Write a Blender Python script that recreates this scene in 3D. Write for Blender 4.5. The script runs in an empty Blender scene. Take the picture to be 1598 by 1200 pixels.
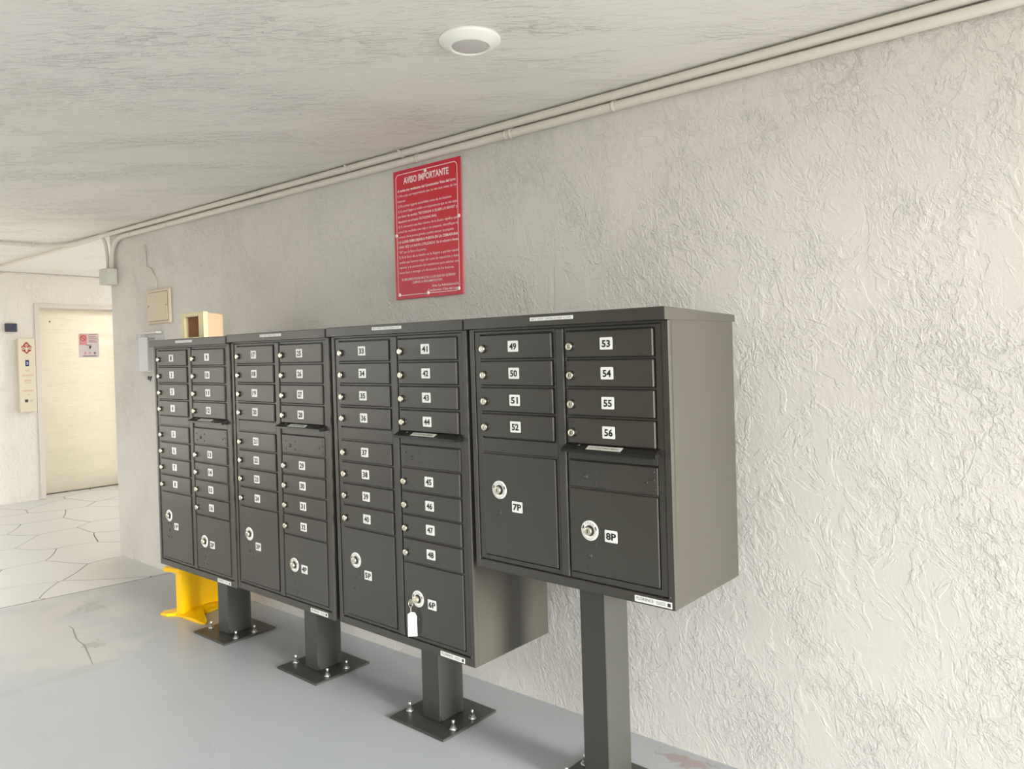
import bpy, bmesh, math, random
from mathutils import Vector, Matrix
random.seed(7)
sc = bpy.context.scene
COL = sc.collection
PI = math.pi

# ------------------------------------------------------------------ camera
CAM = Vector((1.47825, -1.91847, 1.45181))
RIGHT = Vector((0.763180215, 0.645811378, -0.0219914343))
DOWN = Vector((-0.000264890136, -0.0337200137, -0.999431284))
FWD = Vector((-0.646185646, 0.762752007, -0.0255633782))
cd = bpy.data.cameras.new('camera')
cam = bpy.data.objects.new('camera', cd)
COL.objects.link(cam)
M3 = Matrix((RIGHT, -DOWN, -FWD)).transposed()
cam.matrix_world = Matrix.Translation(CAM) @ M3.to_4x4()
cd.sensor_fit = 'HORIZONTAL'; cd.sensor_width = 36.0
cd.lens = 1174.448 * 36.0 / 1598.0
cd.shift_x = 20.93 / 1598.0
cd.shift_y = -16.94 / 1598.0
cd.clip_start = 0.02; cd.clip_end = 200
sc.camera = cam

# ------------------------------------------------------------------ world, light, exposure
w = bpy.data.worlds.new('overcast_sky'); sc.world = w
w.use_nodes = True
bg = w.node_tree.nodes['Background']
bg.inputs[0].default_value = (0.97, 0.985, 1.0, 1)
bg.inputs[1].default_value = 3.5
sun = bpy.data.lights.new('veiled_sun', 'SUN'); sun.energy = 12.5; sun.angle = math.radians(20); sun.color = (0.985, 1.0, 0.945)
so = bpy.data.objects.new('veiled_sun', sun); COL.objects.link(so)
so.rotation_euler = Vector((-1.0, -0.01, -0.165)).to_track_quat('-Z', 'Y').to_euler()
sc.view_settings.view_transform = 'Standard'
sc.view_settings.look = 'None'
sc.view_settings.exposure = 0.05
sc.view_settings.gamma = 1.0
sc.view_settings.use_curve_mapping = False
try:
    sc.cycles.use_denoising = True
    sc.cycles.max_bounces = 10
    sc.cycles.diffuse_bounces = 6
    sc.cycles.sample_clamp_indirect = 6.0
except Exception:
    pass

# ------------------------------------------------------------------ materials
def lin(r, g, b):
    f = lambda c: (c / 12.92) if c <= 0.04045 else ((c + 0.055) / 1.055) ** 2.4
    return (f(r / 255.0), f(g / 255.0), f(b / 255.0), 1.0)

def mat(name, col, rough=0.5, metal=0.0, spec=0.5):
    m = bpy.data.materials.new(name); m.use_nodes = True
    b = m.node_tree.nodes['Principled BSDF']
    b.inputs['Base Color'].default_value = col
    b.inputs['Roughness'].default_value = rough
    b.inputs['Metallic'].default_value = metal
    if spec <= 1: b.inputs['Specular IOR Level'].default_value = spec
    else: b.inputs['IOR'].default_value = spec
    return m

class NT:
    def __init__(s, m):
        s.t = m.node_tree; s.b = s.t.nodes['Principled BSDF']
        s.co = s.t.nodes.new('ShaderNodeTexCoord')
    def n(s, kind, **kw):
        nd = s.t.nodes.new(kind)
        for k, v in kw.items(): setattr(nd, k, v)
        return nd
    def l(s, a, b): s.t.links.new(a, b)
    def mapping(s, scale=(1, 1, 1), rot=(0, 0, 0), loc=(0, 0, 0)):
        nd = s.n('ShaderNodeMapping')
        nd.inputs['Scale'].default_value = scale; nd.inputs['Rotation'].default_value = rot; nd.inputs['Location'].default_value = loc
        s.l(s.co.outputs['Object'], nd.inputs['Vector']); return nd.outputs[0]
    def noise(s, vec, scale, detail=3, rough=0.5, dist=0.0, kind=None):
        nd = s.n('ShaderNodeTexNoise')
        if kind: nd.noise_type = kind
        nd.inputs['Scale'].default_value = scale; nd.inputs['Detail'].default_value = detail
        nd.inputs['Roughness'].default_value = rough; nd.inputs['Distortion'].default_value = dist
        s.l(vec, nd.inputs['Vector']); return nd.outputs[0]
    def ramp(s, fac, stops):
        nd = s.n('ShaderNodeValToRGB'); cr = nd.color_ramp
        while len(cr.elements) < len(stops): cr.elements.new(0.5)
        for e, (p, c) in zip(cr.elements, stops):
            e.position = p; e.color = c if isinstance(c, tuple) else (c, c, c, 1)
        s.l(fac, nd.inputs[0]); return nd.outputs[0]
    def math(s, op, a, b=None):
        nd = s.n('ShaderNodeMath', operation=op)
        for i, x in enumerate((a, b)):
            if x is None: continue
            if isinstance(x, (int, float)): nd.inputs[i].default_value = x
            else: s.l(x, nd.inputs[i])
        return nd.outputs[0]
    def mixc(s, fac, a, b):
        nd = s.n('ShaderNodeMix', data_type='RGBA')
        s.l(fac, nd.inputs[0]) if not isinstance(fac, (int, float)) else setattr(nd.inputs[0], 'default_value', fac)
        for i, x in ((6, a), (7, b)):
            if isinstance(x, tuple): nd.inputs[i].default_value = x
            else: s.l(x, nd.inputs[i])
        return nd.outputs[2]
    def bump(s, h, dist, strength=1.0):
        nd = s.n('ShaderNodeBump'); nd.inputs['Distance'].default_value = dist; nd.inputs['Strength'].default_value = strength
        s.l(h, nd.inputs['Height']); s.l(nd.outputs[0], s.b.inputs['Normal'])

def stucco(name, c0, c1, stretch=(1, 1, 1), rot=(0, 0, 0), amp=0.004, rough=0.6, lo=0.42, hi=0.60, dens=0.0, bw=1.0):
    m = mat(name, c0, rough, 0, 0.35); t = NT(m)
    r0 = t.mapping((1, 1, 1), rot)
    sc_ = t.n('ShaderNodeMapping'); sc_.inputs['Scale'].default_value = stretch; t.l(r0, sc_.inputs['Vector']); v = sc_.outputs[0]
    mask = t.ramp(t.noise(v, 2.6, 4, 0.6, 0.4), [(lo, 0.06), (hi, 1.0)])
    big = t.ramp(t.noise(v, 4.2, 7, 0.62, 0.7), [(0.475, 0.0), (0.500, 1.0)])          # trowel edges
    big2 = t.ramp(t.noise(v, 7.5, 6, 0.6, 0.9), [(0.56, 0.0), (0.60, 1.0)])
    chip = t.ramp(t.noise(v, 24.0, 6, 0.62, 1.1), [(0.47 - dens, 0.0), (0.58 - dens, 1.0)])      # torn flecks
    chip2 = t.ramp(t.noise(v, 46.0, 4, 0.6, 0.8), [(0.48, 0.0), (0.60, 1.0)])
    fine = t.noise(v, 110.0, 3, 0.6)
    h = t.math('ADD', t.math('MULTIPLY', big, 0.38 * bw), t.math('MULTIPLY', big2, 0.30 * bw))
    h = t.math('ADD', h, t.math('MULTIPLY', t.math('MULTIPLY', chip, mask), 0.70))
    h = t.math('ADD', h, t.math('MULTIPLY', t.math('MULTIPLY', chip2, mask), 0.30))
    h = t.math('ADD', h, t.math('MULTIPLY', fine, 0.08))
    t.bump(h, amp, 1.0)
    t.l(t.mixc(t.ramp(t.noise(t.mapping(), 0.9, 4, 0.6), [(0.35, 0.0), (0.65, 1.0)]), c0, c1), t.b.inputs['Base Color'])
    return m

M = {}
M['wall'] = stucco('wall_stucco', lin(218, 213, 206), lin(214, 210, 203), (1.6, 1, 1.05), (0, 0.45, 0), 0.0029, lo=0.38, hi=0.62)
M['wall_far'] = stucco('far_wall_stucco', lin(238, 233, 225), lin(234, 229, 221), (1, 1, 0.6), (0, 0, 0), 0.0036)
M['ceil'] = stucco('ceiling_stucco', lin(242, 239, 233), lin(238, 235, 228), (0.50, 1.7, 1), (0, 0, -0.72), 0.0046, lo=0.40, hi=0.60, dens=-0.04, bw=0.15)

def paint(name, col, rough, amp=0.0003, sc1=160, spec=0.5):
    m = mat(name, col, rough, 0, spec); t = NT(m)
    n = t.noise(t.mapping(), sc1, 3, 0.6)
    t.bump(n, amp, 0.6)
    r = t.ramp(t.noise(t.mapping(), 3.0, 3), [(0.3, max(0, rough - 0.05)), (0.7, rough + 0.05)])
    t.l(r, t.b.inputs['Roughness'])
    return m
M['bronze'] = paint('dark_bronze_powder_coat', lin(60, 57, 50), 0.36, spec=1.55)
M['bronze_dk'] = paint('black_shadow_slot', lin(22, 21, 19), 0.5)  # black for slots and for the shadow ring painted round the locks
M['hood'] = paint('black_hood_paint', lin(30, 28, 25), 0.3)
M['post'] = paint('dark_post_paint', lin(57, 56, 52), 0.36, spec=1.55)
M['chrome'] = mat('lock_metal', lin(226, 220, 200), 0.28, 1.0)
M['bolt'] = mat('zinc_bolt', lin(220, 220, 216), 0.3, 1.0)
M['white'] = mat('white_label', lin(240, 239, 233), 0.45)
M['black'] = mat('black_print', lin(18, 18, 18), 0.5)
M['grey'] = mat('grey_print', lin(110, 110, 110), 0.5)
M['silver'] = mat('silver_label', lin(215, 214, 205), 0.35, 0.3)
M['ring'] = mat('disc_plate', lin(236, 235, 228), 0.35, 0.1)
M['red'] = paint('red_sign', lin(212, 36, 58), 0.38, 0.0001, 30)
M['pink'] = mat('sign_print', lin(248, 226, 222), 0.5)
M['conduit'] = paint('painted_conduit', lin(222, 216, 206), 0.5, 0.0004, 60)
M['jbox'] = paint('painted_box', lin(204, 202, 192), 0.55)
M['beige'] = paint('beige_plastic', lin(214, 198, 172), 0.5)
M['beige_line'] = mat('beige_groove', lin(150, 135, 110), 0.7)
M['cream'] = paint('yellowed_plastic', lin(232, 216, 168), 0.45)
M['tan'] = paint('tan_plastic', lin(208, 170, 136), 0.5)
M['lampw'] = mat('lamp_white', lin(246, 245, 238), 0.4)
M['lens'] = mat('lamp_lens', lin(205, 202, 198), 0.35)
M['panel'] = paint('panel_cream', lin(232, 222, 200), 0.4)
M['blue'] = mat('display_blue', lin(40, 66, 120), 0.2)
M['emblem'] = mat('emblem_red', lin(176, 52, 44), 0.5)
M['pale'] = mat('pale_pink_print', lin(222, 150, 150), 0.5)
M['darkbox'] = mat('reader_grey', lin(66, 68, 84), 0.35)
M['frame'] = paint('door_frame_paint', lin(222, 215, 205), 0.45)
M['slot'] = mat('dark_slot', lin(60, 56, 46), 0.5)
M['rubber'] = mat('dark_smudge', lin(70, 66, 62), 0.7)

def yellow():
    m = mat('yellow_plastic', lin(255, 200, 0), 0.35); t = NT(m)
    t.l(t.mixc(t.noise(t.mapping(), 6, 3), lin(255, 206, 0), lin(252, 190, 0)), t.b.inputs['Base Color'])
    t.b.inputs['Subsurface Weight'].default_value = 0.0
    return m
M['yellow'] = yellow()

def steel():
    m = mat('brushed_steel', lin(228, 221, 202), 0.3, 1.0); t = NT(m)
    v = t.mapping((1, 1, 60)); n = t.noise(v, 3, 3)
    t.l(t.ramp(n, [(0.3, 0.26), (0.7, 0.36)]), t.b.inputs['Roughness'])
    wv = t.noise(t.mapping((1, 0.4, 2.2)), 1.6, 2)
    t.bump(wv, 0.02, 0.5)
    return m
M['steel'] = steel()

def acrylic():
    m = bpy.data.materials.new('clear_acrylic'); m.use_nodes = True
    nt = m.node_tree; out = nt.nodes['Material Output']; nt.nodes.remove(nt.nodes['Principled BSDF'])
    a = nt.nodes.new('ShaderNodeBsdfTransparent'); a.inputs[0].default_value = (0.95, 0.95, 0.97, 1)
    b = nt.nodes.new('ShaderNodeBsdfGlossy'); b.inputs['Roughness'].default_value = 0.08
    x = nt.nodes.new('ShaderNodeMixShader'); x.inputs[0].default_value = 0.14
    nt.links.new(a.outputs[0], x.inputs[1]); nt.links.new(b.outputs[0], x.inputs[2]); nt.links.new(x.outputs[0], out.inputs[0])
    return m
M['acrylic'] = acrylic()

def floor_mat(name, c0, c1, stains=True, r0=0.22, r1=0.38):
    m = mat(name, c0, 0.3, 0, 0.5); t = NT(m)
    v = t.mapping()
    n = t.noise(v, 1.6, 5, 0.6)
    base = t.mixc(t.ramp(n, [(0.35, 0.0), (0.7, 1.0)]), c0, c1)
    if stains:
        def blob(cx, cy, rx, ry, lo, hi, nsc, seed):
            vv = t.mapping((1 / rx, 1 / ry, 0.0), (0, 0, 0), (-cx / rx, -cy / ry, 0))
            ln = t.n('ShaderNodeVectorMath', operation='LENGTH'); t.l(vv, ln.inputs[0])
            nn = t.noise(t.mapping((1, 1, 1), (0, 0, 0), (seed, seed * 2, 0)), nsc, 5, 0.65, 0.6)
            d = t.math('ADD', ln.outputs['Value'], t.math('MULTIPLY', t.math('SUBTRACT', nn, 0.5), 3.4))
            return t.ramp(d, [(lo, 1.0), (hi, 0.0)])
        worn = blob(-3.15, -0.50, 0.85, 0.60, 0.35, 1.3, 2.6, 3.1)
        base = t.mixc(t.math('MULTIPLY', worn, 0.6), base, lin(186, 181, 174))
        p1 = blob(-3.27, -0.13, 0.17, 0.13, 0.62, 0.70, 8.0, 1.3)
        base = t.mixc(t.math('MULTIPLY', p1, 0.75), base, lin(150, 152, 148))
        p2 = blob(-2.64, -0.36, 0.10, 0.07, 0.62, 0.70, 11.0, 5.3)
        base = t.mixc(t.math('MULTIPLY', p2, 0.7), base, lin(146, 146, 142))
        p3 = blob(0.27, 0.49, 0.14, 0.05, 0.5, 0.8, 22.0, 7.7)
        base = t.mixc(t.math('MULTIPLY', p3, 0.6), base, lin(150, 122, 112))
        p4 = blob(-2.33, -0.62, 0.05, 0.45, 0.6, 0.8, 5.0, 2.2)
        base = t.mixc(t.math('MULTIPLY', p4, 0.35), base, lin(150, 152, 150))
    t.l(base, t.b.inputs['Base Color'])
    t.l(t.math('ADD', r0, t.math('MULTIPLY', t.noise(v, 1.1, 2, 0.5), r1 - r0)), t.b.inputs['Roughness'])
    hb = t.math('ADD', t.noise(t.mapping((0.6, 1.6, 1)), 9, 5, 0.6), t.math('MULTIPLY', t.noise(v, 60, 3), 0.15))
    t.bump(hb, 0.0004, 0.6)
    return m
M['floor'] = floor_mat('grey_floor_paint', lin(162, 165, 168), lin(167, 169, 171))
M['stone'] = floor_mat('stamped_stone_paint', lin(194, 194, 194), lin(201, 199, 197), False, 0.22, 0.4)
M['bounce'] = mat('bounce_concrete', lin(214, 210, 202), 0.85)  # pale colour of the added ground that bounces light in
M['blocker'] = mat('blocker_green', lin(62, 70, 52), 0.95)  # dark colour of the added light blocker
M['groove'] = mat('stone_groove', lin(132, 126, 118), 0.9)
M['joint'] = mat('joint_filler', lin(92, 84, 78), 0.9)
M['crack'] = mat('crack_grime', lin(138, 136, 132), 0.8)
M['asphalt'] = mat('asphalt', lin(84, 83, 80), 0.9)

# ------------------------------------------------------------------ mesh builder
def ident(v): return Vector(v)
class MB:
    def __init__(s): s.v = []; s.f = []; s.m = []; s.sm = []
    def add(s, vs, fs, m=0, smooth=False):
        o = len(s.v); s.v += [Vector(p) for p in vs]
        for f in fs: s.f.append([o + i for i in f]); s.m.append(m); s.sm.append(smooth)
        return s
    def box(s, x0, x1, y0, y1, z0, z1, c=0.0, m=0):
        if c <= 0:
            vs = [(x, y, z) for x in (x0, x1) for y in (y0, y1) for z in (z0, z1)]
            return s.add(vs, [(0, 1, 3, 2), (4, 6, 7, 5), (0, 4, 5, 1), (2, 3, 7, 6), (0, 2, 6, 4), (1, 5, 7, 3)], m)
        X = (x0, x1); Y = (y0, y1); Z = (z0, z1); S = (1, -1); vs = []; idx = {}
        for i in (0, 1):
            for j in (0, 1):
                for k in (0, 1):
                    for a in range(3):
                        p = [X[i], Y[j], Z[k]]; q = (i, j, k)
                        for b in range(3):
                            if b != a: p[b] += c * S[q[b]]
                        idx[(i, j, k, a)] = len(vs); vs.append(p)
        fs = []
        for a in range(3):
            b, d = [t for t in range(3) if t != a]
            for e in (0, 1):
                def q(u, v):
                    t = [0, 0, 0]; t[a] = e; t[b] = u; t[d] = v; return idx[(t[0], t[1], t[2], a)]
                fs.append((q(0, 0), q(1, 0), q(1, 1), q(0, 1)))
        for a in range(3):
            b, d = [t for t in range(3) if t != a]
            for u in (0, 1):
                for v in (0, 1):
                    def r(e, ax):
                        t = [0, 0, 0]; t[a] = e; t[b] = u; t[d] = v; return idx[(t[0], t[1], t[2], ax)]
                    fs.append((r(0, b), r(1, b), r(1, d), r(0, d)))
        for i in (0, 1):
            for j in (0, 1):
                for k in (0, 1): fs.append(tuple(idx[(i, j, k, a)] for a in range(3)))
        return s.add(vs, fs, m)
    def lathe(s, prof, o, axis, seg=20, m=0, smooth=True):
        """prof: (radius, height along axis)"""
        a = Vector(axis).normalized(); u = a.orthogonal().normalized(); v = a.cross(u); o = Vector(o)
        vs = []; fs = []
        for r, h in prof:
            for k in range(seg):
                t = 2 * PI * k / seg; vs.append(o + a * h + (u * math.cos(t) + v * math.sin(t)) * max(r, 1e-5))
        n = len(prof)
        for i in range(n - 1):
            for k in range(seg):
                k2 = (k + 1) % seg; fs.append((i * seg + k, i * seg + k2, (i + 1) * seg + k2, (i + 1) * seg + k))
        s.add(vs, fs, m, smooth)
        s.add([vs[k] for k in range(seg)], [tuple(range(seg))], m)
        s.add([vs[(n - 1) * seg + k] for k in range(seg)], [tuple(range(seg))], m)
        return s
    def tube(s, path, r, seg=10, m=0, caps=True):
        P = [Vector(p) for p in path]; vs = []; fs = []; u = None
        for i, p in enumerate(P):
            d = (P[min(i + 1, len(P) - 1)] - P[max(i - 1, 0)]).normalized()
            u = d.orthogonal().normalized() if u is None else (u - d * u.dot(d)).normalized()
            w_ = d.cross(u)
            for k in range(seg):
                t = 2 * PI * k / seg; vs.append(p + (u * math.cos(t) + w_ * math.sin(t)) * r)
        for i in range(len(P) - 1):
            for k in range(seg):
                k2 = (k + 1) % seg; fs.append((i * seg + k, i * seg + k2, (i + 1) * seg + k2, (i + 1) * seg + k))
        s.add(vs, fs, m, True)
        if caps:
            s.add(vs[:seg], [tuple(range(seg))], m); s.add(vs[-seg:], [tuple(range(seg))], m)
        return s
    def prism(s, poly, o, eu, ev, en, t, m=0):
        """poly in (eu, ev) plane from o, extruded t along en"""
        o = Vector(o); eu = Vector(eu); ev = Vector(ev); en = Vector(en); n = len(poly)
        a = [o + eu * p[0] + ev * p[1] for p in poly]; b = [p + en * t for p in a]
        fs = [tuple(range(n)), tuple(range(2 * n - 1, n - 1, -1))] + [(i, (i + 1) % n, n + (i + 1) % n, n + i) for i in range(n)]
        return s.add(a + b, fs, m)
    def raw(s, td, o, eu, ev, m=0):
        """flat text data placed in the plane eu, ev"""
        o = Vector(o); eu = Vector(eu); ev = Vector(ev)
        return s.add([o + eu * p[0] + ev * p[1] for p in td[0]], td[1], m)
    def build(s, name, mats, parent=None, origin=(0, 0, 0), xf=ident, base=(0, 0, 0), rot=None):
        """verts in thing coordinates (sheared by xf); object placed at xf(origin) relative to base (parent's own origin)"""
        o = xf(origin)
        me = bpy.data.meshes.new(name)
        me.from_pydata([tuple(xf(p) - o) for p in s.v], [], s.f)
        for mm in (mats if isinstance(mats, (list, tuple)) else [mats]): me.materials.append(M[mm] if isinstance(mm, str) else mm)
        for p, mi, smo in zip(me.polygons, s.m, s.sm): p.material_index = mi; p.use_smooth = smo
        bm = bmesh.new(); bm.from_mesh(me)
        bmesh.ops.remove_doubles(bm, verts=bm.verts, dist=1e-6)
        bmesh.ops.recalc_face_normals(bm, faces=bm.faces)
        bm.to_mesh(me); bm.free()
        ob = bpy.data.objects.new(name, me); COL.objects.link(ob)
        if parent: ob.parent = parent
        ob.location = o - Vector(base)
        return ob

def tag(o, label=None, cat=None, group=None, kind=None):
    if label: o['label'] = label
    if cat: o['category'] = cat
    if group: o['group'] = group
    if kind: o['kind'] = kind
    return o
def empty(name, loc, rz=0.0):
    o = bpy.data.objects.new(name, None); COL.objects.link(o); o.location = loc; o.rotation_euler = (0, 0, rz); o.empty_display_size = 0.05
    return o

_tc = {}
def text(s, h, width=None, bold=0.0, align='CENTER'):
    """2D triangles of a line of text: cap height h, optional total width, anchored at baseline"""
    key = (s, bold)
    if key not in _tc:
        cu = bpy.data.curves.new('txt', 'FONT'); cu.body = s; cu.size = 1.0; cu.offset = bold; cu.resolution_u = 2
        ob = bpy.data.objects.new('txt', cu); COL.objects.link(ob)
        dg = bpy.context.evaluated_depsgraph_get()
        me = bpy.data.meshes.new_from_object(ob.evaluated_get(dg))
        vs = [(v.co.x, v.co.y) for v in me.vertices]; fs = [tuple(p.vertices) for p in me.polygons]
        bpy.data.objects.remove(ob); bpy.data.curves.remove(cu); bpy.data.meshes.remove(me)
        _tc[key] = (vs, fs)
    vs, fs = _tc[key]
    xs = [v[0] for v in vs]; x0, x1 = min(xs), max(xs); k = h / 0.715
    kx = (width / (x1 - x0)) if width else k
    ox = {'CENTER': (x0 + x1) / 2, 'LEFT': x0, 'RIGHT': x1}[align]
    return ([((x - ox) * kx, y * k) for x, y in vs], fs)

def rrect(w_, h_, r, n=4):
    pts = []
    for cx, cy, a0 in ((w_ / 2 - r, h_ / 2 - r, 0), (-w_ / 2 + r, h_ / 2 - r, 90), (-w_ / 2 + r, -h_ / 2 + r, 180), (w_ / 2 - r, -h_ / 2 + r, 270)):
        for k in range(n + 1):
            t = math.radians(a0 + 90 * k / n); pts.append((cx + r * math.cos(t), cy + r * math.sin(t)))
    return pts
EX = Vector((1, 0, 0)); EY = Vector((0, 1, 0)); EZ = Vector((0, 0, 1))

# ------------------------------------------------------------------ setting
ZC = 2.431
WS = 0.00552
def wy(x): return 0.5445 + WS * (x + 2.0)
XE = -4.381            # free end of the long wall
XB = -7.542            # lift wall
b = MB()
b.add([(XE, wy(XE), -.02), (4.2, wy(4.2), -.02), (4.2, wy(4.2), ZC + .05), (XE, wy(XE), ZC + .05),
       (XE, wy(XE) + 5.0, -.02), (4.2, wy(4.2) + 5.0, -.02), (4.2, wy(4.2) + 5.0, ZC + .05), (XE, wy(XE) + 5.0, ZC + .05)],
      [(0, 1, 2, 3), (4, 7, 6, 5), (0, 3, 7, 4), (1, 5, 6, 2), (0, 4, 5, 1), (3, 2, 6, 7)])
tag(b.build('wall_right', 'wall'), kind='structure')
b = MB()
b.box(-11, 3.3, -3.6, 2.7, ZC, ZC + .22)
tag(b.build('ceiling', 'ceil'), kind='structure')
# lift wall: pieces round the door opening
DY0, DY1, DZ = 1.092, 2.14, 2.064
b = MB()
b.box(XB - .3, XB, -5.0, DY0 - .02, -.02, ZC + .02)
b.box(XB - .3, XB, DY1 + .02, 4.4, -.02, ZC + .02)
b.box(XB - .3, XB, DY0 - .02, DY1 + .02, DZ + .02, ZC + .02)
tag(b.build('wall_back', 'wall_far'), kind='structure')
b = MB(); b.box(-40, 30, -40, 40, -.3, -.03)
tag(b.build('ground', 'asphalt'), kind='structure')
b = MB(); b.box(2.5, 14, -12, 8, -.028, .0)  # unseen pale ground, added to bounce light onto ceiling and lift end
b.box(-12, 2.5, 2.6, 14, -.028, -.002)
tag(b.build('bounce_ground', 'bounce'), kind='structure')
b = MB(); b.box(-6.5, 3.4, -7.3, -7.0, -.05, 3.2)  # unseen dark slab, added to keep light off the mailbox fronts
tag(b.build('light_blocker_left', 'blocker'), kind='structure')

# floor: painted slab + stamped stones beyond the joint
JX = lambda y: -3.652 + 0.125 * y
fl = MB()
def slab(poly, z0, z1, m=0): fl.prism([(p[0], p[1]) for p in poly], (0, 0, z0), EX, EY, EZ, z1 - z0, m)
slab([(JX(-3.7) + .010, -3.7), (2.5, -3.7), (2.5, 2.6), (JX(2.6) + .010, 2.6)], -.028, 0.0, 0)
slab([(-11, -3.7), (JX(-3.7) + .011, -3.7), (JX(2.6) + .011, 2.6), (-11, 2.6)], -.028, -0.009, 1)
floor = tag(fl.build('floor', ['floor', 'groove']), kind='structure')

def clip(poly, nx, ny, d):
    out = []
    for i in range(len(poly)):
        p, q = poly[i], poly[(i + 1) % len(poly)]
        a = nx * p[0] + ny * p[1] - d; c = nx * q[0] + ny * q[1] - d
        if a <= 0: out.append(p)
        if (a < 0 < c) or (c < 0 < a):
            t = a / (a - c); out.append((p[0] + (q[0] - p[0]) * t, p[1] + (q[1] - p[1]) * t))
    return out
seeds = []
for i in range(-1, 8):
    for j in range(-1, 9):
        x = -8.2 + i * 0.66 + (0.33 if j % 2 else 0) + random.uniform(-.20, .20)
        y = -0.9 + j * 0.47 + random.uniform(-.14, .14)
        seeds.append((x, y))
stone_n = 0
for i, (x, y) in enumerate(seeds):
    poly = [(x - 1.2, y - 1.2), (x + 1.2, y - 1.2), (x + 1.2, y + 1.2), (x - 1.2, y + 1.2)]
    for k, (x2, y2) in enumerate(seeds):
        if k == i or (x2 - x) ** 2 + (y2 - y) ** 2 > 4: continue
        dx, dy = x2 - x, y2 - y; L = math.hypot(dx, dy)
        poly = clip(poly, dx / L, dy / L, (dx * (x + x2) / 2 + dy * (y + y2) / 2) / L - 0.0030)
        if len(poly) < 3: break
    if len(poly) < 3: continue
    # joints wander a little: split the edges and bend them with one smooth field shared by neighbours
    q = []
    for a in range(len(poly)):
        p, r = poly[a], poly[(a + 1) % len(poly)]
        for k in range(5):
            u, v = p[0] + (r[0] - p[0]) * k / 5, p[1] + (r[1] - p[1]) * k / 5
            q.append((u + .045 * math.sin(5.3 * v + 2.1 * u) + .02 * math.sin(11.0 * v), v + .040 * math.sin(4.1 * u + 1.7) + .018 * math.sin(9.0 * u + 3.0 * v)))
    poly = q
    L = math.hypot(1, .125)
    poly = clip(poly, 1 / L, -.125 / L, -3.652 / L - .001)
    poly = clip(poly, -1, 0, 7.9)
    poly = clip(poly, 0, 1, 2.6); poly = clip(poly, 0, -1, 1.2)
    if len(poly) < 3: continue
    cx = sum(p[0] for p in poly) / len(poly); cy = sum(p[1] for p in poly) / len(poly)
    s_ = MB(); n = len(poly)
    dz = -0.0022
    top = [(cx + (p[0] - cx) * .9995, cy + (p[1] - cy) * .9995, dz) for p in poly]
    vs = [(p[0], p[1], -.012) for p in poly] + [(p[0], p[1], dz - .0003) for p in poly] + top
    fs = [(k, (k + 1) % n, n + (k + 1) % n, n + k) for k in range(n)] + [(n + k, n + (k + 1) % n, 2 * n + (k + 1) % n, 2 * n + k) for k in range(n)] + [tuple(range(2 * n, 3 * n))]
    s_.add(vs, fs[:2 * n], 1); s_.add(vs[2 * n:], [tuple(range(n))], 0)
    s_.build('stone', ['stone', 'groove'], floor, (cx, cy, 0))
    stone_n += 1

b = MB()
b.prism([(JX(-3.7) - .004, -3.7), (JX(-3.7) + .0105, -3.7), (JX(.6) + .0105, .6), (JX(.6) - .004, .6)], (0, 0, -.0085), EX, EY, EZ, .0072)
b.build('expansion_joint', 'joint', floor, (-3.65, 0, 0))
b = MB()
ck = [(-3.035, -.325, 0.0017), (-2.97, -.325, 0.0033), (-2.90, -.345, 0.0039), (-2.80, -.372, 0.0044), (-2.752, -.38, 0.0028), (-2.66, -.385, 0.0044), (-2.56, -.41, 0.0039), (-2.46, -.435, 0.0033), (-2.36, -.462, 0.0017)]
vs = [(x, y + w_, .0005) for x, y, w_ in ck] + [(x, y - w_, .0005) for x, y, w_ in ck]; n = len(ck)
b.add(vs, [(k, k + 1, n + k + 1, n + k) for k in range(n - 1)])
b.build('crack', 'crack', floor, (-2.7, -.39, 0))

# lift door in the back wall
door = empty('door_1', (XB, 1.6, 0)); tag(door, kind='structure')
db = (XB, 1.6, 0)
b = MB()
b.box(XB - .293, XB - .27, DY0 - .05, DY1 + .05, 0, DZ + .05)
b.build('door_panel', 'steel', door, (XB - .28, 1.6, 1.0), base=db)
b = MB()
for y0, y1, z0, z1 in ((DY0 - .052, DY0, 0, DZ + .04), (DY1, DY1 + .052, 0, DZ + .04), (DY0, DY1, DZ, DZ + .04)):
    b.box(XB - .27, XB + .014, y0 if y0 > DY0 - .01 else y0, y1, z0, z1, .002)
b.build('door_frame', 'frame', door, (XB, 1.6, 1.0), base=db)
b = MB(); b.box(XB - .29, XB - .245, DY0, DY1, -.004, .004, .001)
b.build('door_sill', 'slot', door, (XB - .27, 1.6, 0), base=db)
b = MB(); b.lathe([(.009, 0), (.009, .004), (.006, .005)], (XB - .27, 1.285, 1.93), EX, 12)
b.build('peep_hole', 'slot', door, (XB - .27, 1.285, 1.93), base=db)

# ------------------------------------------------------------------ mailbox units
W, D = 0.764, 0.4235
ZT, CT = 1.575, 0.0363          # cap top, cap thickness at the front
UNITS = [  # x, y, yaw, lean, dz, cabinet height, first number
    (-2.5935, -.0074, .0075, -.0005, -.0070, 1.2174),
    (-1.8265, .0043, -.0079, .0040, -.0015, 1.2174),
    (-1.0465, .0038, -.0086, -.0077, .0003, 1.2174),
    (-0.2700, -.0001, -.0156, -.0125, .0004, 0.8552)]
ROWTOP = [(1.437, 1.517), (1.3485, 1.4285), (1.260, 1.340), (1.173, 1.2515)]
LX, RX = (0.050, 0.3555), (0.411, 0.7145)
GF = 'numbered doors'

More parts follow.
